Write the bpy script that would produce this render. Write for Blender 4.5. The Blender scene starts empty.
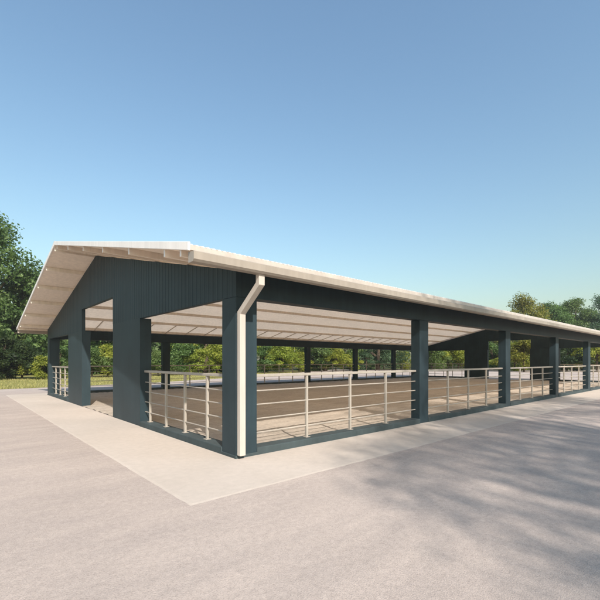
import bpy, bmesh, math, random
import numpy as np
from mathutils import Vector, Matrix

scene = bpy.context.scene
col = scene.collection
random.seed(7)
rng = np.random.default_rng(7)
R_ = math.radians

# ------------------------------------------------------------------ measures
S, PW, W, PD = 5.5245, 0.419, 16.567, 0.256      # bay, post width, hall width, post depth
L = 6 * S + PW                                    # hall length
RIDGE_Y = W / 2
OX, OY = 1.12, 0.64                               # roof overhangs
ZE, ZP = 3.17, 5.205                              # roof edge / ridge height
SLOPE = (ZP - ZE) / (RIDGE_Y + OY)
ZB = 2.667                                        # underside of eave beam
PA, PB, PC = 4.357, 6.512, 0.444                  # gable panels
CAM = Vector((-3.5169, -5.5362, 1.6))
YAW, FOC, V0 = 0.844, 394.5879, 361.35
SUN_TO = Vector((-1.12, -3.14, 2.455)).normalized()


def roof_z(y):
    return ZP - SLOPE * abs(y - RIDGE_Y)


# ------------------------------------------------------------------ materials
def new_mat(name):
    m = bpy.data.materials.new(name)
    m.use_nodes = True
    nt = m.node_tree
    nt.nodes.clear()
    out = nt.nodes.new('ShaderNodeOutputMaterial')
    b = nt.nodes.new('ShaderNodeBsdfPrincipled')
    nt.links.new(b.outputs[0], out.inputs[0])
    return m, nt, b


def N(nt, t, **kw):
    n = nt.nodes.new(t)
    for k, v in kw.items():
        setattr(n, k, v)
    return n


def noise(nt, scale, detail=4, rough=0.55, vec=None):
    n = N(nt, 'ShaderNodeTexNoise')
    n.inputs['Scale'].default_value = scale
    n.inputs['Detail'].default_value = detail
    n.inputs['Roughness'].default_value = rough
    if vec is not None:
        nt.links.new(vec, n.inputs['Vector'])
    return n


def ramp(nt, fac, stops):
    r = N(nt, 'ShaderNodeValToRGB')
    el = r.color_ramp.elements
    el[0].position, el[0].color = stops[0][0], (*stops[0][1], 1)
    el[1].position, el[1].color = stops[-1][0], (*stops[-1][1], 1)
    for p, c in stops[1:-1]:
        e = el.new(p)
        e.color = (*c, 1)
    nt.links.new(fac, r.inputs[0])
    return r


def mix(nt, mode, fac, a, b):
    m = N(nt, 'ShaderNodeMix', data_type='RGBA', blend_type=mode)
    if isinstance(fac, (int, float)):
        m.inputs[0].default_value = fac
    else:
        nt.links.new(fac, m.inputs[0])
    for s, v in ((6, a), (7, b)):
        if isinstance(v, tuple):
            m.inputs[s].default_value = (*v, 1)
        else:
            nt.links.new(v, m.inputs[s])
    return m.outputs[2]


def objcoord(nt, scale=(1, 1, 1)):
    t = N(nt, 'ShaderNodeNewGeometry')
    mp = N(nt, 'ShaderNodeMapping')
    mp.inputs['Scale'].default_value = scale
    nt.links.new(t.outputs['Position'], mp.inputs['Vector'])
    return mp.outputs[0]


def bump(nt, b, h, strength, dist):
    n = N(nt, 'ShaderNodeBump')
    n.inputs['Strength'].default_value = strength
    n.inputs['Distance'].default_value = dist
    nt.links.new(h, n.inputs['Height'])
    nt.links.new(n.outputs[0], b.inputs['Normal'])


def paint(name, c, rough=0.45, var=0.12, spec=0.4, metallic=0.0, dust=None):
    m, nt, b = new_mat(name)
    v = objcoord(nt)
    n1 = noise(nt, 1.3, 5, 0.6, v)
    vs = objcoord(nt, (9, 9, 0.7))
    n2 = noise(nt, 1.0, 4, 0.6, vs)
    lo = tuple(x * (1 - var) for x in c)
    hi = tuple(x * (1 + var) for x in c)
    r1 = ramp(nt, n1.outputs[0], [(0.3, lo), (0.7, hi)])
    r2 = ramp(nt, n2.outputs[0], [(0.35, (0.9, 0.9, 0.9)), (0.65, (1.06, 1.06, 1.06))])
    o = mix(nt, 'MULTIPLY', 0.8, r1.outputs[0], r2.outputs[0])
    if dust:                                       # splash of yard dust on the lowest 40 cm
        g = N(nt, 'ShaderNodeNewGeometry')
        sx = N(nt, 'ShaderNodeSeparateXYZ')
        nt.links.new(g.outputs['Position'], sx.inputs[0])
        mr = N(nt, 'ShaderNodeMapRange')
        mr.inputs[1].default_value, mr.inputs[2].default_value = 0.0, 0.42
        mr.inputs[3].default_value, mr.inputs[4].default_value = 1.0, 0.0
        nt.links.new(sx.outputs[2], mr.inputs[0])
        mm = N(nt, 'ShaderNodeMath', operation='MULTIPLY')
        nt.links.new(mr.outputs[0], mm.inputs[0])
        nt.links.new(n1.outputs[0], mm.inputs[1])
        o = mix(nt, 'MIX', mm.outputs[0], o, dust)
    nt.links.new(o, b.inputs['Base Color'])
    b.inputs['Roughness'].default_value = rough
    b.inputs['Specular IOR Level'].default_value = spec
    b.inputs['Metallic'].default_value = metallic
    return m


M = {}
M['teal'] = paint('teal_steel_paint', (0.024, 0.040, 0.048), 0.5, 0.16, 0.2)
M['plinth'] = paint('plinth_concrete_paint', (0.047, 0.063, 0.066), 0.75, 0.2, 0.25)
M['white'] = paint('white_roof_metal', (0.74, 0.70, 0.655), 0.45, 0.04, 0.4)
M['lining'] = paint('roof_steel_purlin', (0.69, 0.60, 0.50), 0.6, 0.03, 0.2)
M['soffit'] = paint('soffit_paint', (0.78, 0.68, 0.57), 0.6, 0.03, 0.2)


def translucent(name, c, t, rough=0.5):
    m = paint(name, c, rough, 0.03, 0.25)
    nt = m.node_tree
    b = next(n for n in nt.nodes if n.type == 'BSDF_PRINCIPLED')
    out = next(n for n in nt.nodes if n.type == 'OUTPUT_MATERIAL')
    tr = N(nt, 'ShaderNodeBsdfTranslucent')
    src = b.inputs['Base Color'].links[0].from_socket
    nt.links.new(src, tr.inputs['Color'])
    mx = N(nt, 'ShaderNodeMixShader')
    mx.inputs[0].default_value = t
    nt.links.new(b.outputs[0], mx.inputs[1])
    nt.links.new(tr.outputs[0], mx.inputs[2])
    nt.links.new(mx.outputs[0], out.inputs[0])
    return m


M['cream'] = paint('cream_gutter_paint', (0.46, 0.41, 0.36), 0.45, 0.05, 0.4)
M['gutter'] = paint('shade_toned_gutter_paint', (0.30, 0.26, 0.215), 0.45, 0.05, 0.4)  # tan tone carries the shade of eave and trees
M['rail'] = paint('pale_rail_paint', (0.34, 0.305, 0.26), 0.45, 0.12, 0.4)


def yard_mat():
    m, nt, b = new_mat('yard_surface')
    v = objcoord(nt)
    vs = objcoord(nt, (0.35, 1.3, 1))
    big = noise(nt, 0.16, 5, 0.6, v)
    streak = noise(nt, 1.7, 6, 0.65, vs)
    fine = noise(nt, 16, 6, 0.7, v)
    grit = noise(nt, 95, 3, 0.7, v)
    c = ramp(nt, big.outputs[0], [(0.3, (0.385, 0.325, 0.285)), (0.7, (0.455, 0.386, 0.34))])
    s = ramp(nt, streak.outputs[0], [(0.3, (0.88, 0.88, 0.89)), (0.7, (1.08, 1.07, 1.06))])
    f = ramp(nt, fine.outputs[0], [(0.3, (0.86, 0.86, 0.86)), (0.7, (1.1, 1.1, 1.1))])
    g = ramp(nt, grit.outputs[0], [(0.28, (0.66, 0.65, 0.64)), (0.45, (1.0, 1.0, 1.0)), (0.72, (1.24, 1.22, 1.2))])
    o = mix(nt, 'MULTIPLY', 1.0, c.outputs[0], s.outputs[0])
    o = mix(nt, 'MULTIPLY', 0.8, o, f.outputs[0])
    o = mix(nt, 'MULTIPLY', 0.75, o, g.outputs[0])
    nt.links.new(o, b.inputs['Base Color'])
    b.inputs['Roughness'].default_value = 0.93
    b.inputs['Specular IOR Level'].default_value = 0.06
    bump(nt, b, grit.outputs[0], 0.5, 0.012)
    return m


def apron_mat():
    m, nt, b = new_mat('pale_concrete_apron')
    v = objcoord(nt)
    big = noise(nt, 0.5, 5, 0.6, v)
    fine = noise(nt, 9, 6, 0.7, v)
    grit = noise(nt, 120, 3, 0.7, v)
    c = ramp(nt, big.outputs[0], [(0.3, (0.475, 0.41, 0.352)), (0.7, (0.53, 0.462, 0.405))])
    f = ramp(nt, fine.outputs[0], [(0.3, (0.92, 0.92, 0.92)), (0.7, (1.06, 1.06, 1.06))])
    g = ramp(nt, grit.outputs[0], [(0.3, (0.88, 0.88, 0.87)), (0.7, (1.08, 1.08, 1.07))])
    o = mix(nt, 'MULTIPLY', 0.9, c.outputs[0], f.outputs[0])
    o = mix(nt, 'MULTIPLY', 0.8, o, g.outputs[0])
    nt.links.new(o, b.inputs['Base Color'])
    b.inputs['Roughness'].default_value = 0.9
    b.inputs['Specular IOR Level'].default_value = 0.06
    bump(nt, b, grit.outputs[0], 0.3, 0.006)
    return m


def sand_mat():
    m, nt, b = new_mat('riding_sand')
    v = objcoord(nt)
    vs = objcoord(nt, (0.4, 2.4, 1))
    big = noise(nt, 0.35, 5, 0.6, v)
    rake = noise(nt, 2.2, 6, 0.65, vs)
    fine = noise(nt, 14, 6, 0.75, v)
    c = ramp(nt, big.outputs[0], [(0.3, (0.39, 0.335, 0.275)), (0.7, (0.485, 0.42, 0.35))])
    s = ramp(nt, rake.outputs[0], [(0.3, (0.82, 0.82, 0.82)), (0.7, (1.12, 1.12, 1.12))])
    f = ramp(nt, fine.outputs[0], [(0.3, (0.8, 0.8, 0.8)), (0.7, (1.15, 1.15, 1.15))])
    o = mix(nt, 'MULTIPLY', 1.0, c.outputs[0], s.outputs[0])
    o = mix(nt, 'MULTIPLY', 0.9, o, f.outputs[0])
    nt.links.new(o, b.inputs['Base Color'])
    b.inputs['Roughness'].default_value = 0.95
    b.inputs['Specular IOR Level'].default_value = 0.1
    bump(nt, b, fine.outputs[0], 0.6, 0.05)
    return m


def earth_mat(name, a, c2, sc=0.2):
    m, nt, b = new_mat(name)
    v = objcoord(nt)
    n1 = noise(nt, sc, 6, 0.65, v)
    n2 = noise(nt, 3.0, 6, 0.7, v)
    c = ramp(nt, n1.outputs[0], [(0.3, a), (0.7, c2)])
    f = ramp(nt, n2.outputs[0], [(0.3, (0.75, 0.75, 0.72)), (0.7, (1.2, 1.2, 1.15))])
    o = mix(nt, 'MULTIPLY', 0.9, c.outputs[0], f.outputs[0])
    nt.links.new(o, b.inputs['Base Color'])
    b.inputs['Roughness'].default_value = 0.95
    b.inputs['Specular IOR Level'].default_value = 0.1
    bump(nt, b, n2.outputs[0], 0.6, 0.08)
    return m


def leaf_mat(name, dark, mid, light, trans=0.42):
    m = bpy.data.materials.new(name)
    m.use_nodes = True
    nt = m.node_tree
    nt.nodes.clear()
    out = N(nt, 'ShaderNodeOutputMaterial')
    g = N(nt, 'ShaderNodeNewGeometry')
    oi = N(nt, 'ShaderNodeObjectInfo')
    v = objcoord(nt)
    clump = noise(nt, 0.55, 3, 0.6, v)
    a = N(nt, 'ShaderNodeMath', operation='MULTIPLY_ADD')
    nt.links.new(g.outputs['Random Per Island'], a.inputs[0])
    a.inputs[1].default_value = 0.5
    sub = N(nt, 'ShaderNodeMath', operation='MULTIPLY_ADD')
    nt.links.new(clump.outputs[0], sub.inputs[0])
    sub.inputs[1].default_value = 1.3
    sub.inputs[2].default_value = -0.42
    nt.links.new(sub.outputs[0], a.inputs[2])
    r = ramp(nt, a.outputs[0], [(0.1, dark), (0.5, mid), (0.95, light)])
    hs = N(nt, 'ShaderNodeHueSaturation')
    hm = N(nt, 'ShaderNodeMapRange')
    hm.inputs[3].default_value, hm.inputs[4].default_value = 0.485, 0.515
    nt.links.new(oi.outputs['Random'], hm.inputs[0])
    nt.links.new(hm.outputs[0], hs.inputs['Hue'])
    nt.links.new(r.outputs[0], hs.inputs['Color'])
    d = N(nt, 'ShaderNodeBsdfPrincipled')
    d.inputs['Roughness'].default_value = 0.55
    d.inputs['Specular IOR Level'].default_value = 0.3
    nt.links.new(hs.outputs[0], d.inputs['Base Color'])
    t = N(nt, 'ShaderNodeBsdfTranslucent')
    bright = mix(nt, 'MULTIPLY', 1.0, hs.outputs[0], (1.35, 1.5, 0.75))
    nt.links.new(bright, t.inputs['Color'])
    mx = N(nt, 'ShaderNodeMixShader')
    mx.inputs[0].default_value = trans
    nt.links.new(d.outputs[0], mx.inputs[1])
    nt.links.new(t.outputs[0], mx.inputs[2])
    nt.links.new(mx.outputs[0], out.inputs[0])
    return m


M['leaf_green'] = leaf_mat('leaves_green', (0.034, 0.062, 0.018), (0.102, 0.162, 0.046), (0.21, 0.27, 0.10))
M['leaf_blue'] = leaf_mat('leaves_deep_green', (0.028, 0.055, 0.028), (0.07, 0.125, 0.065), (0.15, 0.215, 0.12))
M['leaf_lime'] = leaf_mat('leaves_yellow_green', (0.08, 0.11, 0.016), (0.245, 0.275, 0.04), (0.42, 0.42, 0.09))
M['leaf_gold'] = leaf_mat('leaves_autumn_gold', (0.075, 0.07, 0.012), (0.19, 0.17, 0.03), (0.29, 0.27, 0.06))
M['leaf_dark'] = leaf_mat('leaves_dark_undergrowth', (0.012, 0.022, 0.008), (0.032, 0.055, 0.016), (0.08, 0.105, 0.035))
M['panel'] = translucent('light_passing_roof_panel', (0.90, 0.765, 0.63), 0.7, 0.6)  # translucency added to brighten the ceiling and sand floor
M['sheet'] = translucent('light_passing_roof_sheet', (0.82, 0.79, 0.75), 0.68, 0.45)  # roof metal made translucent to feed daylight to the ceiling
M['yard'] = yard_mat()
M['apron'] = apron_mat()
M['sand'] = sand_mat()
M['earth'] = earth_mat('wood_floor_earth', (0.05, 0.06, 0.022), (0.1, 0.105, 0.04))
M['turf'] = earth_mat('turf_base', (0.19, 0.18, 0.06), (0.28, 0.255, 0.095), 0.35)
M['bark'] = paint('bark', (0.11, 0.082, 0.058), 0.9, 0.35, 0.1)
m, nt, b = new_mat('grass_blades')
gi = N(nt, 'ShaderNodeNewGeometry')
rr = ramp(nt, gi.outputs['Random Per Island'], [(0.0, (0.13, 0.14, 0.03)), (0.6, (0.25, 0.235, 0.07)), (1.0, (0.36, 0.32, 0.13))])
nt.links.new(rr.outputs[0], b.inputs['Base Color'])
b.inputs['Roughness'].default_value = 0.7
M['grass'] = m


# ------------------------------------------------------------------ mesh helpers
class MB:
    def __init__(self):
        self.v, self.f = [], []

    def quad_prism(self, pts_a, pts_b):
        """closed prism between two congruent polygons (lists of points)"""
        n = len(pts_a)
        o = len(self.v)
        self.v += [tuple(p) for p in pts_a] + [tuple(p) for p in pts_b]
        self.f.append([o + i for i in range(n)][::-1])
        self.f.append([o + n + i for i in range(n)])
        for i in range(n):
            j = (i + 1) % n
            self.f.append([o + i, o + j, o + n + j, o + n + i])
        return self

    def box(self, x0, x1, y0, y1, z0, z1):
        a = [(x0, y0, z0), (x1, y0, z0), (x1, y1, z0), (x0, y1, z0)]
        b_ = [(p[0], p[1], z1) for p in a]
        return self.quad_prism(a, b_)

    def tube(self, pts, r, seg=10, cap=True):
        pts = [Vector(p) for p in pts]
        if not hasattr(r, '__len__'):
            r = [r] * len(pts)
        o = len(self.v)
        up = Vector((0.13, 0.31, 0.94)).normalized()
        for i, p in enumerate(pts):
            d = (pts[min(i + 1, len(pts) - 1)] - pts[max(i - 1, 0)]).normalized()
            a = d.cross(up)
            if a.length < 1e-3:
                a = d.cross(Vector((1, 0, 0)))
            a.normalize()
            c = d.cross(a)
            for k in range(seg):
                t = 2 * math.pi * k / seg
                self.v.append(tuple(p + (a * math.cos(t) + c * math.sin(t)) * r[i]))
        for i in range(len(pts) - 1):
            for k in range(seg):
                k2 = (k + 1) % seg
                self.f.append([o + i * seg + k, o + i * seg + k2, o + (i + 1) * seg + k2, o + (i + 1) * seg + k])
        if cap:
            self.f.append([o + k for k in range(seg)][::-1])
            self.f.append([o + (len(pts) - 1) * seg + k for k in range(seg)])
        return self

    def build(self, name, mat, parent=None, bevel=0.0, smooth=False, fixn=True):
        me = bpy.data.meshes.new(name)
        me.from_pydata(self.v, [], self.f)
        if fixn:
            bm = bmesh.new()
            bm.from_mesh(me)
            bmesh.ops.recalc_face_normals(bm, faces=bm.faces)
            bm.to_mesh(me)
            bm.free()
        me.materials.append(mat)
        if smooth:
            me.polygons.foreach_set('use_smooth', [True] * len(me.polygons))
        o = bpy.data.objects.new(name, me)
        col.objects.link(o)
        if parent is not None:
            o.parent = parent
        if bevel:
            bv = o.modifiers.new('edge', 'BEVEL')
            bv.width = bevel
            bv.segments = 2
            bv.limit_method = 'ANGLE'
        return o


def tag(o, label=None, cat=None, group=None, kind=None):
    if label:
        o['label'] = label
    if cat:
        o['category'] = cat
    if group:
        o['group'] = group
    if kind:
        o['kind'] = kind
    return o


def empty(name, loc=(0, 0, 0), rz=0.0, sc=1.0):
    o = bpy.data.objects.new(name, None)
    col.objects.link(o)
    o.location = loc
    o.rotation_euler = (0, 0, rz)
    o.scale = (sc, sc, sc)
    o.empty_display_size = 0.3
    return o


def sheet(name, poly, z, mat, kind='structure', label=None):
    me = bpy.data.meshes.new(name)
    me.from_pydata([(x, y, z) for x, y in poly], [], [list(range(len(poly)))])
    me.materials.append(mat)
    o = bpy.data.objects.new(name, me)
    col.objects.link(o)
    o['kind'] = kind
    if label:
        o['label'] = label
    return o


# ------------------------------------------------------------------ the ground
sheet('ground', [(-700, -700), (900, -700), (900, 900), (-700, 900)], -0.03, M['earth'], label='earth floor of the surrounding woods')
sheet('lawn', [(-90, 22.9), (-0.5, 22.9), (8, 24.1), (16, 27.5), (36, 38.2), (48, 46), (48, 52), (-90, 52)], -0.014, M['turf'], label='strip of dry yellow green grass beyond the yard')
sheet('yard_paving', [(-70, -60), (120, -60), (120, 2), (70, 22), (54, 48), (48, 45.8), (36, 38.0), (16, 27.3), (8, 23.9), (-0.5, 22.7), (-70, 22.7)], -0.004, M['yard'],
      label='wide pinkish beige yard surface round the hall')
# apron: a ring of pale concrete round the hall
AX0, AY0, AX1, AY1 = -1.47, -1.41, L + 1.45, W + 1.2
ap = MB()


def ring_pts(x0, y0, x1, y1, step, jit):
    pts = []
    for (ax, ay), (bx_, by_) in (((x0, y0), (x1, y0)), ((x1, y0), (x1, y1)), ((x1, y1), (x0, y1)), ((x0, y1), (x0, y0))):
        k = max(2, int(math.hypot(bx_ - ax, by_ - ay) / step))
        for i in range(k):
            t = i / k
            pts.append((ax + (bx_ - ax) * t + random.gauss(0, jit), ay + (by_ - ay) * t + random.gauss(0, jit)))
    return pts


outer = ring_pts(AX0, AY0, AX1, AY1, 0.14, 0.0045)
cx_, cy_ = L / 2, W / 2
no = len(outer)
for x, y in outer:
    ap.v.append((x, y, 0.0))
for x, y in outer:                                 # worn, sloping outer edge running into the yard
    ap.v.append((x + math.copysign(0.13, x - cx_) * (abs(abs(x - cx_) - (AX1 - AX0) / 2) < 0.6),
                 y + math.copysign(0.13, y - cy_) * (abs(abs(y - cy_) - (AY1 - AY0) / 2) < 0.6), -0.012))
for x, y in outer:                                 # inner edge, under the plinth
    ap.v.append((min(max(x, 0.02), L - 0.02), min(max(y, 0.02), W - 0.02), 0.0))
for i in range(no):
    j = (i + 1) % no
    ap.f.append([i, j, no + j, no + i])
    ap.f.append([i, 2 * no + i, 2 * no + j, j])
o = ap.build('apron_path', M['apron'])
tag(o, 'pale cream concrete apron round the foot of the hall', kind='structure')


def sand_floor():
    nx, ny = 260, 130
    xs = np.linspace(0.02, L - 0.02, nx)
    ys = np.linspace(0.02, W - 0.02, ny)
    X, Y = np.meshgrid(xs, ys, indexing='ij')
    Z = 0.012 + rng.normal(0, 0.006, X.shape) + 0.012 * np.sin(Y * 9 + 1.3 * np.sin(X * 0.5)) * (0.5 + 0.5 * np.sin(X * 0.8 + Y))
    v = np.stack([X, Y, Z], -1).reshape(-1, 3)
    f = []
    for i in range(nx - 1):
        for j in range(ny - 1):
            f.append((i * ny + j, (i + 1) * ny + j, (i + 1) * ny + j + 1, i * ny + j + 1))
    me = bpy.data.meshes.new('arena_floor')
    me.from_pydata(v.tolist(), [], f)
    me.polygons.foreach_set('use_smooth', [True] * len(f))
    me.materials.append(M['sand'])
    o = bpy.data.objects.new('arena_floor', me)
    col.objects.link(o)
    tag(o, 'raked brown sand floor inside the hall', kind='structure')


sand_floor()

# ------------------------------------------------------------------ the hall
hall = empty('riding_hall', (0, 0, 0))
tag(hall, 'long open sided hall with dark teal posts and pale pitched metal roof', 'riding hall')


def rib(y):
    """outline of trapezoid cladding: 10 mm ribs every 0.2 m"""
    t = (y / 0.16) % 1.0
    if t < 0.6:
        return 0.0
    if t < 0.68:
        return (t - 0.6) / 0.08
    if t < 0.92:
        return 1.0
    return (1 - t) / 0.08


def cladding(y0, y1, zb, zt, front, back, sgn, depth=0.0045):
    """panel across a gable between y0 and y1; front faces -sgn x; zb, zt functions of y"""
    ys = {y0, y1}
    k = math.floor(y0 / 0.16)
    while k * 0.16 <= y1 + 0.16:
        for t in (0.0, 0.6, 0.68, 0.92):
            yy = (k + t) * 0.16
            if y0 < yy < y1:
                ys.add(yy)
        k += 1
    if y0 < RIDGE_Y < y1:
        ys.add(RIDGE_Y)
    ys = sorted(ys)
    mb = MB()
    for y in ys:
        xf = front - sgn * (depth * rib(y))
        mb.v += [(xf, y, zb(y)), (xf, y, zt(y)), (back, y, zb(y)), (back, y, zt(y))]
    n = len(ys)
    for i in range(n - 1):
        a, c = 4 * i, 4 * (i + 1)
        mb.f += [[a, c, c + 1, a + 1], [a + 2, a + 3, c + 3, c + 2], [a, a + 2, c + 2, c], [a + 1, c + 1, c + 3, a + 3]]
    mb.f += [[0, 1, 3, 2], [4 * n - 4, 4 * n - 2, 4 * n - 1, 4 * n - 3]]
    return mb


def wall_top(y):
    return roof_z(y) - 0.215


def gable(x_front, sgn):
    d = 0.28 * sgn
    zdoor = 3.45
    # upper wall in three runs that share one surface
    mb = MB()
    for y0, y1, zb in ((0.0, PB, ZB), (PB, W - PB, zdoor), (W - PB, W, ZB)):
        p = cladding(y0, y1, lambda y, zb=zb: zb, wall_top, x_front, x_front + 0.11 * sgn, sgn)
        o0 = len(mb.v)
        mb.v += p.v
        mb.f += [[i + o0 for i in f] for f in p.f]
    mb.build('gable_wall', M['teal'], hall)
    for y0, y1 in ((PA, PB), (W - PB, W - PA)):
        cladding(y0, y1, lambda y: 0.0, lambda y: ZB, x_front, x_front + d, sgn, 0.0).build('pillar', M['teal'], hall)
    for y0, y1 in ((0.0, PC), (W - PC, W)):
        MB().box(min(x_front, x_front + PW * sgn), max(x_front, x_front + PW * sgn), y0, y1, 0.0, ZB).build('post', M['teal'], hall, 0.008)


gable(0.0, 1)
gable(L, -1)
for y0 in (0.0, W - PD):
    for k in range(1, 6):
        MB().box(k * S, k * S + PW, y0, y0 + PD, 0.0, ZB).build('post', M['teal'], hall, 0.008)
    MB().box(0.112, L - 0.112, y0 + 0.003, y0 + PD - 0.003, ZB, wall_top(0) + 0.03).build('eave_beam', M['teal'], hall, 0.01)

# plinth kerbs between posts (butted against them)
for y0 in (0.0, W - 0.27):
    for k in range(6):
        x0 = k * S + PW + 0.001
        MB().box(x0, (k + 1) * S - 0.001, y0 - 0.012, y0 + 0.282, -0.02, 0.125).build('plinth', M['plinth'], hall, 0.012)
for x0 in (0.0, L - 0.27):
    for y0, y1 in ((PC + 0.001, PA - 0.001), (W - PA + 0.001, W - PC - 0.001)):
        MB().box(x0 - 0.012, x0 + 0.282, y0, y1, -0.02, 0.125).build('plinth', M['plinth'], hall, 0.012)
# post feet, a hand proud of the posts
for x0 in (0.0, L - PW):
    for y0 in (0.0, W - PC):
        mb = MB()
        mb.box(x0 - 0.012, x0 + PW + 0.012, y0 - 0.012, y0 + PC + 0.012, -0.02, 0.05)
        mb.build('post_foot', M['plinth'], hall, 0.01)


# railing panels -------------------------------------------------------------
def railing(p0, p1, posts, along):
    """p0, p1 coordinates along the run, offset o across it"""
    a0, a1, off = p0, p1, along[1]

    def bx(a, b_, o0, o1, z0, z1):
        return MB().box(a, b_, o0, o1, z0, z1) if along[0] == 'x' else MB().box(o0, o1, a, b_, z0, z1)

    top = bx(a0, a1, off - 0.034, off + 0.034, 1.325, 1.378).build('railing', M['rail'], hall, 0.008)
    for z in (1.085, 0.845, 0.595, 0.35):
        mb = MB()
        pa, pb = ((a0, off, z), (a1, off, z)) if along[0] == 'x' else ((off, a0, z), (off, a1, z))
        mb.tube([pa, pb], 0.0125, 10)
        mb.build('rail', M['rail'], top, smooth=False)
    for a in posts:
        p = bx(a - 0.024, a + 0.024, off - 0.024, off + 0.024, 0.127, 1.3235)
        c = bx(a - 0.055, a + 0.055, off - 0.055, off + 0.055, 0.1255, 0.137)
        o0 = len(p.v)
        p.v += c.v
        p.f += [[i + o0 for i in f] for f in c.f]
        p.build('railing_post', M['rail'], top, 0.004)


for yo in (0.135, W - 0.135):
    for k in range(6):
        a0, a1 = k * S + PW + 0.002, (k + 1) * S - 0.002
        st = (a1 - a0) / 4
        railing(a0, a1, [a0 + st * i for i in (1, 2, 3)], ('x', yo))
for xo in (0.135, L - 0.135):
    railing(PC + 0.002, PA - 0.002, [1.21, 2.15, 3.10, 4.05], ('y', xo))
    railing(W - PA + 0.002, W - PC - 0.002, [W - 4.05, W - 3.10, W - 2.15, W - 1.21], ('y', xo))

# roof -----------------------------------------------------------------------
X0, X1 = -OX, L + OX


def roof_slope(sgn):
    wl, amp, per = 0.085, 0.010, 6
    n = int((X1 - X0) / wl * per)
    xs = np.linspace(X0 + 0.004, X1 - 0.004, n)
    ye = RIDGE_Y + sgn * (RIDGE_Y + OY)
    rows = [(RIDGE_Y + sgn * 0.0, ZP), ((RIDGE_Y + ye) / 2, (ZP + ZE) / 2), (ye, ZE)]
    dz = amp * np.sin((xs - X0) / wl * 2 * math.pi)
    v = []
    for t in (0.0,):                               # one thin sheet
        for (y, z) in rows:
            v.append(np.stack([xs, np.full(n, y), z - 0.010 + dz + t], -1))
    v = np.concatenate(v)
    f = []
    for r_ in range(2):
        o0, o1 = r_ * n, (r_ + 1) * n
        for i in range(n - 1):
            f.append((o0 + i, o0 + i + 1, o1 + i + 1, o1 + i))
    me = bpy.data.meshes.new('roof')
    me.from_pydata(v.tolist(), [], f)
    me.polygons.foreach_set('use_smooth', [True] * len(f))
    me.materials.append(M['sheet'])
    o = bpy.data.objects.new('roof', me)
    col.objects.link(o)
    o.parent = hall
    # flat lining below the sheet: opaque soffit on the overhangs, added light passing panels over the arena
    def lining(name, mat, xa, xb, da, db):
        ya_, yb_ = RIDGE_Y + sgn * da, RIDGE_Y + sgn * db
        pr = [(ya_, roof_z(ya_) - 0.0165), (yb_, roof_z(yb_) - 0.0165), (yb_, roof_z(yb_) - 0.085), (ya_, roof_z(ya_) - 0.085)]
        MB().quad_prism([(xa, y, z) for y, z in pr], [(xb, y, z) for y, z in pr]).build(name, mat, o)
        bd = col.objects[-1].data
        bd.materials.append(M['cream'])
        for p in bd.polygons:                      # cream eave edge, coloured darker to hold down the sun on it
            p.material_index = 1 if abs(p.normal.y) > 0.9 else 0
    dw, de = RIDGE_Y - 0.15, RIDGE_Y + OY - 0.004
    lining('soffit', M['soffit'], X0 + 0.005, 0.06, 0.004, de)
    lining('soffit', M['soffit'], L - 0.06, X1 - 0.005, 0.004, de)
    lining('soffit', M['soffit'], 0.061, L - 0.061, dw, de)
    cy, dy = RIDGE_Y + sgn * 0.004, RIDGE_Y + sgn * (dw - 0.001)
    cp = MB()                                      # one thin flat skin, made translucent to brighten the arena
    cp.v = [(0.061, cy, roof_z(cy) - 0.08), (L - 0.061, cy, roof_z(cy) - 0.08), (L - 0.061, dy, roof_z(dy) - 0.08), (0.061, dy, roof_z(dy) - 0.08)]
    cp.f = [[0, 1, 2, 3]]
    cp.build('ceiling_panel', M['panel'], o)
    # purlins: C sections, stopping just short of the barge board
    for d in (0.16, 1.62, 3.24, 4.86, 6.48, 8.05, 8.6):
        y = RIDGE_Y + sgn * d
        z = roof_z(y) - 0.083
        h, b_ = (0.125, 0.052) if d < 8.4 else (0.1, 0.05)
        MB().box(X0 + 0.012, X1 - 0.012, y - b_ / 2, y + b_ / 2, z - h, z).build('purlin', M['lining'], o, 0.006).data.materials.append(M['white'])
        for p in col.objects[-1].data.polygons:     # end plates white: sunlight on them put into the colour
            p.material_index = 1 if abs(p.normal.x) > 0.9 else 0
    # barge boards at both ends
    for x0, x1 in ((X0 - 0.03, X0 + 0.003), (X1 - 0.003, X1 + 0.03)):
        yr, zr, z0 = RIDGE_Y, ZP, ZE
        prof = [(yr, zr + 0.022), (ye, z0 + 0.022), (ye, z0 - 0.095), (yr, zr - 0.095)]
        MB().quad_prism([(x0, y, z) for y, z in prof], [(x1, y, z) for y, z in prof]).build('barge_board', M['white'], o, 0.006)
    # light struts between last purlin and the eave beam
    x = 0.75
    while x < L - 0.4:
        ya, yb = RIDGE_Y + sgn * 8.08, RIDGE_Y + sgn * 6.45
        MB().quad_prism([(x - 0.02, ya, roof_z(ya) - 0.225), (x + 0.02, ya, roof_z(ya) - 0.225), (x + 0.02, ya, roof_z(ya) - 0.185), (x - 0.02, ya, roof_z(ya) - 0.185)],
                        [(x - 0.02, yb, roof_z(yb) - 0.225), (x + 0.02, yb, roof_z(yb) - 0.225), (x + 0.02, yb, roof_z(yb) - 0.185), (x - 0.02, yb, roof_z(yb) - 0.185)]
                        ).build('strut', M['lining'], o)
        x += 1.22
    return o


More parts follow.
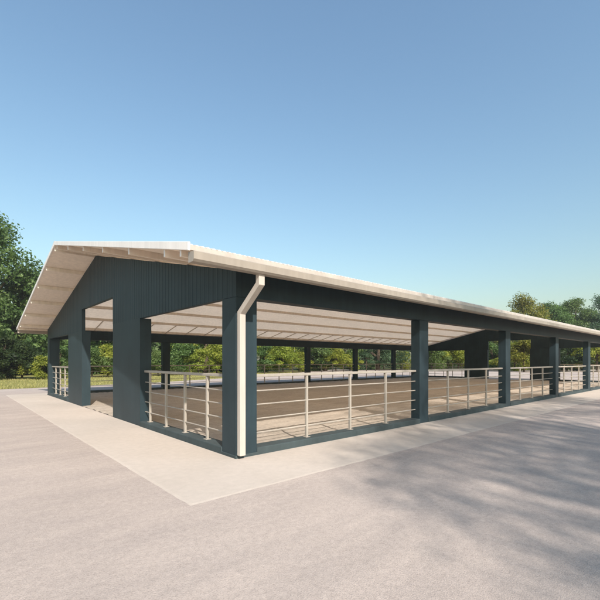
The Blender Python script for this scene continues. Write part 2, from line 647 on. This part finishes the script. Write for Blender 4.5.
ra = roof_slope(-1)
rb = roof_slope(1)
cap = MB()
prof = [(RIDGE_Y - 0.24, roof_z(RIDGE_Y - 0.24) + 0.006), (RIDGE_Y, ZP + 0.03), (RIDGE_Y + 0.24, roof_z(RIDGE_Y + 0.24) + 0.006),
        (RIDGE_Y + 0.24, roof_z(RIDGE_Y + 0.24) + 0.001), (RIDGE_Y, ZP + 0.024), (RIDGE_Y - 0.24, roof_z(RIDGE_Y - 0.24) + 0.001)]
cap.quad_prism([(X0 - 0.032, y, z) for y, z in prof], [(X1 + 0.032, y, z) for y, z in prof])
cap.build('ridge_cap', M['white'], hall)


def gutter(sgn):
    ye = RIDGE_Y + sgn * (RIDGE_Y + OY)

    def P(d, z):
        return (ye + sgn * d, z)
    t = 0.006
    prof = [P(-0.085, 3.075), P(-0.085, 2.93), P(0.045, 2.93), P(0.075, 2.96), P(0.075, 3.06), P(0.06, 3.072), P(0.06, 3.06),
            P(0.068, 3.055), P(0.068, 2.964), P(0.04, 2.938), P(-0.077, 2.938), P(-0.077, 3.075)]
    mb = MB().quad_prism([(X0 + 0.02, y, z) for y, z in prof], [(X1 - 0.02, y, z) for y, z in prof])
    o = mb.build('gutter', M['gutter'], hall)
    for x0 in (X0 + 0.015, X1 - 0.02):             # stop ends
        e = [P(-0.086, 3.076), P(-0.086, 2.929), P(0.046, 2.929), P(0.076, 2.959), P(0.076, 3.061)]
        MB().quad_prism([(x0, y, z) for y, z in e], [(x0 + 0.0045, y, z) for y, z in e]).build('end_cap', M['gutter'], o)
    return o


gutter(-1)
gutter(1)


def sq_pipe(path, hw, hd):
    """rectangular pipe in a plane x = const; path of (x, y, z), mitred"""
    pts = [Vector(p) for p in path]
    mb = MB()
    n = len(pts)
    for i, p in enumerate(pts):
        d0 = (pts[i] - pts[i - 1]).normalized() if i else (pts[1] - pts[0]).normalized()
        d1 = (pts[i + 1] - pts[i]).normalized() if i < n - 1 else d0
        t = (d0 + d1).normalized()
        nrm = Vector((1, 0, 0)).cross(t).normalized()
        k = 1 / max(0.4, nrm.dot(Vector((1, 0, 0)).cross(d0).normalized()))
        for sx, sn in ((-1, -1), (1, -1), (1, 1), (-1, 1)):
            mb.v.append(tuple(p + Vector((sx * hw, 0, 0)) + nrm * (sn * hd * k)))
    for i in range(n - 1):
        for k in range(4):
            mb.f.append([4 * i + k, 4 * i + (k + 1) % 4, 4 * i + 4 + (k + 1) % 4, 4 * i + 4 + k])
    mb.f += [[3, 2, 1, 0], [4 * n - 4, 4 * n - 3, 4 * n - 2, 4 * n - 1]]
    return mb


pipe = sq_pipe([(0.055, -0.60, 2.96), (0.055, -0.60, 2.79), (0.055, -0.078, 2.39), (0.055, -0.078, 0.06)], 0.054, 0.046).build('downpipe', M['cream'], hall, 0.008)

# ------------------------------------------------------------------ vegetation
def leaves_mesh(centers, radii, counts, size, flat=0.85, seed=0):
    """leaf faces spread through ellipsoid clumps -> (verts, faces) arrays"""
    g = np.random.default_rng(seed)
    P = []
    Nn = []
    for c, r, n in zip(centers, radii, counts):
        d = g.normal(size=(n, 3))
        d /= np.linalg.norm(d, axis=1, keepdims=True)
        rad = r * (g.random(n) ** 0.45) * (0.8 + 0.45 * g.random(n))
        p = np.asarray(c) + d * rad[:, None] * np.array([1, 1, flat])
        P.append(p)
        nn = d * 0.7 + g.normal(size=(n, 3)) * 0.65 + np.array([0, 0, 0.45])
        Nn.append(nn / np.linalg.norm(nn, axis=1, keepdims=True))
    P = np.concatenate(P)
    Nn = np.concatenate(Nn)
    n = len(P)
    ref = g.normal(size=(n, 3))
    a = np.cross(Nn, ref)
    a /= np.linalg.norm(a, axis=1, keepdims=True) + 1e-9
    b_ = np.cross(Nn, a)
    s = size * (0.55 + 0.9 * g.random(n))[:, None]
    w = 0.55
    q = np.stack([P - a * s, P - b_ * s * w + Nn * s * 0.14, P + a * s, P + b_ * s * w + Nn * s * 0.14], 1)
    v = q.reshape(-1, 3)
    f = np.arange(n * 4).reshape(n, 4)
    return v, f


def mesh_from(name, v, f, mat):
    me = bpy.data.meshes.new(name)
    n, k = f.shape
    me.vertices.add(len(v))
    me.vertices.foreach_set('co', v.astype(np.float32).ravel())
    me.loops.add(n * k)
    me.loops.foreach_set('vertex_index', f.astype(np.int32).ravel())
    me.polygons.add(n)
    me.polygons.foreach_set('loop_start', np.arange(0, n * k, k, dtype=np.int32))
    me.polygons.foreach_set('loop_total', np.full(n, k, np.int32))
    me.update(calc_edges=True)
    me.materials.append(mat)
    return me


def crown_clumps(H, R, base, n, seed, lean=0.0, gaps=0.25):
    """clump centres of an uneven crown between base and H"""
    g = np.random.default_rng(seed)
    C, Rd = [], []
    tries = 0
    lob = g.normal(size=(5, 3))
    lob /= np.linalg.norm(lob, axis=1, keepdims=True)
    while len(C) < n and tries < 6000:
        tries += 1
        t = g.random() ** 0.85
        z = base + (H - base) * t
        prof = math.sin(math.pi * min(1, (0.16 + 0.84 * t) ** 0.8)) ** 0.65 if t < 0.98 else 0.15
        a = g.random() * 2 * math.pi
        d = np.array([math.cos(a), math.sin(a), 0.4])
        wob = 0.78 + 0.42 * max(0, float((lob @ d).max()) - 0.35)
        rr_ = R * prof * wob * (0.25 + 0.75 * g.random() ** 0.5)
        p = np.array([math.cos(a) * rr_ + lean * t, math.sin(a) * rr_, z])
        r = R * (0.17 + 0.17 * g.random())
        C.append(p)
        Rd.append(r)
    return C, Rd


def make_proto(kind, H, R, base, n_clump, per, size, mat, seed, trunk_r):
    """returns (trunk mesh, crown mesh)"""
    C, Rd = crown_clumps(H, R, base, n_clump, seed)
    cnt = [int(per * (r / (R * 0.25)) ** 2) + 5 for r in Rd]
    v, f = leaves_mesh(C, Rd, cnt, size, 0.8, seed)
    crown = mesh_from('crown', v, f, mat)
    g = np.random.default_rng(seed + 50)
    mb = MB()
    tp = [(0, 0, -0.15), (0.03 * H * g.normal() * 0.3, 0.02 * H * g.normal() * 0.3, H * 0.22), (0.03 * g.normal() * H * 0.5, 0.03 * g.normal() * H * 0.5, H * 0.5), (0, 0, H * 0.86)]
    mb.tube(tp, [trunk_r * 1.35, trunk_r, trunk_r * 0.6, trunk_r * 0.15], 9)
    idx = g.choice(len(C), size=min(len(C), 16), replace=False)
    for i in idx:
        c = Vector(C[i].tolist())
        zz = max(H * 0.12, min(H * 0.7, c.z * 0.62))
        st = Vector((0, 0, zz))
        midp = st.lerp(c, 0.5) + Vector((0, 0, 0.04 * H))
        mb.tube([st, midp, c], [trunk_r * 0.38, trunk_r * 0.22, trunk_r * 0.06], 6)
    me = bpy.data.meshes.new('trunk')
    me.from_pydata(mb.v, [], mb.f)
    me.polygons.foreach_set('use_smooth', [True] * len(mb.f))
    me.materials.append(M['bark'])
    return me, crown


def with_mat(me, mat):
    c = me.copy()
    c.materials.clear()
    c.materials.append(mat)
    return c


TREES = [make_proto('t', 12, 4.4, 1.2, 70, 290, 0.12, M['leaf_green'], 11 + i, 0.26) for i in range(3)]
BUSH = [make_proto('b', 3.2, 1.9, 0.15, 28, 240, 0.08, M['leaf_lime'], 31 + i, 0.06) for i in range(3)]
SHADE = make_proto('s', 14.5, 4.2, 9.4, 46, 190, 0.072, M['leaf_green'], 71, 0.24)
cache = {}


def plant(name, proto, key, mat, loc, sc, rz, label, cat, group=None, flat=1.0):
    root = empty(name, loc, rz, sc)
    root.scale = (sc * flat, sc * flat, sc)
    tag(root, label, cat, group)
    k = (key, mat)
    if k not in cache:
        cache[k] = with_mat(proto[1], M[mat])
    for nm, me in (('trunk', proto[0]), ('crown', cache[k])):
        o = bpy.data.objects.new(nm, me)
        col.objects.link(o)
        o.parent = root
    return root


Fw = Vector((math.cos(YAW), math.sin(YAW)))
Rt = Vector((Fw.y, -Fw.x))


def ground_at(u, depth):
    a = (u - 300) / FOC
    return (CAM.x + depth * (Fw.x + a * Rt.x), CAM.y + depth * (Fw.y + a * Rt.y), -0.03)


def depth_for_y(u, y):
    a = (u - 300) / FOC
    return (y - CAM.y) / (Fw.y + a * Rt.y)


# trees: (where along the view, depth, height, prototype, leaves, spread, label)
tree_list = [
    (-14, 43, 17.6, 0, 'leaf_green', 0.92, 'tallest green tree at the far left, its crown above the roof eave'),
    (24, 47, 12.2, 1, 'leaf_green', 1.0, 'green tree half hidden by the left roof overhang'),
    (-62, 40, 15.0, 2, 'leaf_green', 1.0, 'green tree whose branches reach in from the left picture edge'),
    (52, 58, 12.5, 2, 'leaf_blue', 1.05, 'dark green tree directly behind the left eave corner'),
    (100, 54, 11.5, 0, 'leaf_green', 1.1, 'green tree seen through the tall middle doorway'),
    (150, 58, 11.5, 1, 'leaf_blue', 1.1, 'deep green tree beside the teal pillar right of the doorway'),
    (205, 54, 11.0, 2, 'leaf_lime', 1.1, 'yellow green tree seen through the gable opening nearest the corner'),
    (262, 60, 11.5, 0, 'leaf_lime', 1.15, 'bright yellow green tree just right of the cream downpipe'),
    (325, 64, 11.5, 1, 'leaf_green', 1.15, 'light green tree in the middle of the first long bay'),
    (378, 72, 12.0, 2, 'leaf_blue', 1.15, 'grey green tree left of the second near post'),
    (447, 86, 12.0, 0, 'leaf_green', 1.15, 'green tree seen through the far gable opening left of the dark pillar'),
    (494, 92, 12.0, 1, 'leaf_blue', 1.1, 'dark green tree seen through the slim far doorway gap'),
    (524, 74, 13.8, 0, 'leaf_gold', 1.05, 'golden round topped tree rising above the far roof end'),
    (551, 80, 12.9, 1, 'leaf_green', 1.15, 'light green tree right of the golden tree above the roof'),
    (574, 86, 14.6, 2, 'leaf_green', 1.15, 'tall green tree above the roof near the right edge'),
    (604, 86, 15.6, 0, 'leaf_blue', 1.15, 'broad deep green tree cut by the right picture edge'),
    (640, 84, 14.0, 1, 'leaf_green', 1.05, 'green tree standing just past the right picture edge'),
]
for i, (u, dp, H, pi_, mt, fl, lab) in enumerate(tree_list):
    plant('tree', TREES[pi_], ('t', pi_), mt, ground_at(u, dp), H / 12, 1.7 * i + 0.4, lab, 'tree', 'trees beyond the hall', fl)

# shrubs along the wood edge
shrub_list = [
    (-16, 37.5, 3.0, 'leaf_dark', 'dark green shrub at the foot of the tallest left tree'),
    (4, 38.5, 3.6, 'leaf_dark', 'tall dark shrub by the left picture edge behind the grass strip'),
    (22, 38.5, 3.2, 'leaf_dark', 'dark shrub behind the grass strip left of the lime shrub'),
    (42, 36.5, 2.1, 'leaf_lime', 'small lime green shrub left of the farthest gable corner post'),
    (60, 38.0, 2.8, 'leaf_green', 'green shrub seen through the left gable opening'),
    (92, 37.5, 2.7, 'leaf_green', 'green shrub at the left side of the middle doorway'),
    (108, 38.5, 3.3, 'leaf_lime', 'yellow green shrub at the right side of the middle doorway'),
    (140, 38.0, 3.2, 'leaf_green', 'green shrub behind the pillar right of the doorway'),
    (158, 38.0, 2.6, 'leaf_green', 'green shrub left of the slim far post in the gable opening'),
    (180, 39.5, 3.8, 'leaf_green', 'tall green shrub right of the slim far post in the gable opening'),
    (199, 37.5, 2.8, 'leaf_lime', 'lime shrub above the railing in the gable opening'),
    (217, 37.8, 3.6, 'leaf_lime', 'bright lime shrub beside the corner post in the gable opening'),
    (238, 38.0, 3.0, 'leaf_green', 'green shrub hidden mostly behind the corner post and downpipe'),
    (265, 38.5, 3.6, 'leaf_green', 'green shrub touching the corner post in the first long bay'),
    (283, 37.2, 3.6, 'leaf_lime', 'brightest yellow shrub left of the first far post in the long bay'),
    (299, 39.0, 3.0, 'leaf_lime', 'yellow green shrub directly left of the first far post'),
    (320, 39.5, 3.2, 'leaf_dark', 'dark shrub right of the first far post in the long bay'),
    (336, 38.0, 3.6, 'leaf_lime', 'lime shrub midway between the first and second far posts'),
    (350, 38.0, 3.1, 'leaf_lime', 'yellow shrub directly left of the second far post'),
    (367, 40.0, 3.6, 'leaf_blue', 'grey green shrub right of the second far post'),
    (384, 40.0, 3.8, 'leaf_green', 'green shrub directly left of the third far post'),
    (401, 39.0, 3.6, 'leaf_lime', 'lime shrub between the third far post and the second near post'),
]
for i, (u, y, H, mt, lab) in enumerate(shrub_list):
    plant('shrub', BUSH[i % 3], ('b', i % 3), mt, ground_at(u, depth_for_y(u, y)), H / 3.2, 2.1 * i, lab, 'shrub', 'shrubs along the wood edge', 1.25)
far_shrubs = [
    (432, 66, 4.2, 'leaf_green', 'green shrub seen beside the second near post through the far gable'),
    (442, 72, 4.6, 'leaf_green', 'green shrub in the middle of the far left gable opening'),
    (458, 70, 4.6, 'leaf_lime', 'yellow green shrub against the left dark far pillar'),
    (492, 72, 5.0, 'leaf_green', 'green shrub in the slit between far pillar and third near post'),
    (514, 66, 4.4, 'leaf_lime', 'yellow green shrub right of the third near post'),
    (524, 60, 4.6, 'leaf_gold', 'golden brown shrub framed by the far doorway'),
    (567, 62, 4.6, 'leaf_dark', 'dark shrub right of the fourth near post'),
    (578, 66, 4.2, 'leaf_blue', 'deep green shrub left of the fifth near post'),
    (597, 60, 4.8, 'leaf_lime', 'lime green shrub at the right picture edge under the eave'),
    (618, 62, 4.6, 'leaf_lime', 'lime shrub past the right picture edge'),
]
for i, (u, dp, H, mt, lab) in enumerate(far_shrubs):
    plant('shrub', BUSH[i % 3], ('b', i % 3), mt, ground_at(u, dp), H / 3.2, 1.3 * i, lab, 'shrub', 'shrubs along the wood edge', 1.3)

# the wood behind: one mass
g = np.random.default_rng(5)
VV, FF, off = [], [], 0
spots = []
for u in range(-150, 500, 16):
    spots.append((u, depth_for_y(u, 47 + 6 * g.random()), 8.5 + 2.5 * g.random()))
for u in range(415, 760, 13):
    spots.append((u, 100 + 10 * g.random(), 10 + 3 * g.random()))
for u, dp, H in spots:
    x, y, z = ground_at(u + 6 * g.random(), min(dp, 125))
    C, Rd = crown_clumps(H, H * 0.42, 0.2, 20, int(g.integers(1e6)))
    v, f = leaves_mesh(C, [r * 1.15 for r in Rd], [90] * len(C), 0.34, 0.9, int(g.integers(1e6)))
    VV.append(v + np.array([x, y, 0]))
    FF.append(f + off)
    off += len(v)
wood = bpy.data.objects.new('woodland', mesh_from('woodland', np.concatenate(VV), np.concatenate(FF), M['leaf_green']))
col.objects.link(wood)
tag(wood, 'dense green wood behind the yard', 'woodland', kind='stuff')

# grass blades on the lawn
n = 60000
gx = g.random(n) * 75 - 40
gy = 22.9 + g.random(n) ** 1.3 * 17
ok = gy > np.interp(gx, [-40, -0.5, 8, 16, 36], [22.9, 22.9, 24.1, 27.5, 38.2])
gx, gy = gx[ok], gy[ok]
n = len(gx)
a = g.random(n) * 6.283
h = 0.05 + 0.11 * g.random(n)
w = 0.012
lx, ly = g.normal(0, 0.04, n), g.normal(0, 0.04, n)
v = np.stack([np.stack([gx - np.cos(a) * w, gy - np.sin(a) * w, np.full(n, -0.02)], -1),
              np.stack([gx + np.cos(a) * w, gy + np.sin(a) * w, np.full(n, -0.02)], -1),
              np.stack([gx + lx, gy + ly, h], -1)], 1).reshape(-1, 3)
gr = bpy.data.objects.new('grass', mesh_from('grass', v, np.arange(3 * n).reshape(n, 3), M['grass']))
col.objects.link(gr)
tag(gr, 'short dry yellow green grass', 'grass', kind='stuff')

# trees beside the yard, behind and right of the camera, that shade the paving
for i, (x, y, sc, rz, fl, lab) in enumerate([
    (-2.6, -18.8, 0.95, 0.3, 0.92, 'tall tree beside the yard whose crown edge dapples the near paving'),
    (3.0, -15.4, 1.0, 2.2, 1.1, 'tall tree beside the yard shading the second near post'),
    (8.8, -17.2, 1.0, 4.0, 1.15, 'tall tree beside the yard shading the third near post'),
    (0.6, -19.8, 1.0, 5.2, 1.05, 'tall tree standing farthest back beside the yard'),
]):
    plant('tree', SHADE, 's', 'leaf_green', (x, y, -0.03), sc, rz, lab, 'tree', 'trees beside the yard', fl)

# the air: a thin even haze over yard and wood
hz = MB().box(-120, 260, -80, 240, -1.03, 21.0)
hm, hnt, hb = new_mat('haze_air')
hnt.nodes.remove(hb)
pv = N(hnt, 'ShaderNodeVolumePrincipled')
pv.inputs['Color'].default_value = (0.93, 0.96, 1.0, 1)
pv.inputs['Density'].default_value = 0.0004
hnt.links.new(pv.outputs[0], next(x for x in hnt.nodes if x.type == 'OUTPUT_MATERIAL').inputs['Volume'])
tag(hz.build('haze', hm), 'thin pale haze over the yard and wood', 'haze', kind='stuff')

# ------------------------------------------------------------------ light, sky, camera
world = bpy.data.worlds.new('World')
scene.world = world
world.use_nodes = True
nt = world.node_tree
nt.nodes.clear()
out = nt.nodes.new('ShaderNodeOutputWorld')
bg = nt.nodes.new('ShaderNodeBackground')
sky = nt.nodes.new('ShaderNodeTexSky')
sky.sky_type = 'NISHITA'
sky.sun_disc = False
sky.sun_elevation = math.asin(SUN_TO.z)
sky.sun_rotation = math.atan2(SUN_TO.x, SUN_TO.y)
sky.air_density = 1.8
sky.dust_density = 2.2
sky.ozone_density = 4.0
bg.inputs[1].default_value = 0.12
nt.links.new(mix(nt, 'MULTIPLY', 1.0, sky.outputs[0], (0.94, 0.995, 1.0)), bg.inputs[0])
nt.links.new(bg.outputs[0], out.inputs[0])

ld = bpy.data.lights.new('sun', 'SUN')
ld.energy = 4.2
ld.angle = R_(0.8)
ld.color = (1.0, 0.925, 0.845)
sun = bpy.data.objects.new('sun', ld)
sun.rotation_euler = (-SUN_TO).to_track_quat('-Z', 'Y').to_euler()
sun.location = (0, -20, 30)
col.objects.link(sun)

cd = bpy.data.cameras.new('camera')
cd.sensor_width = 36.0
cd.lens = 36.0 * FOC / 600
cd.shift_y = (V0 - 300) / 600
cd.clip_start, cd.clip_end = 0.05, 2500
cam = bpy.data.objects.new('camera', cd)
cam.location = CAM
cam.rotation_euler = (math.pi / 2, 0, YAW - math.pi / 2)
col.objects.link(cam)
scene.camera = cam

vs = scene.view_settings
vs.view_transform = 'Standard'
vs.look = 'None'
vs.gamma = 1.0
vs.use_curve_mapping = False
vs.exposure = 0.65
scene.render.engine = 'CYCLES'
scene.cycles.max_bounces = 12
scene.cycles.diffuse_bounces = 8
scene.cycles.use_denoising = True
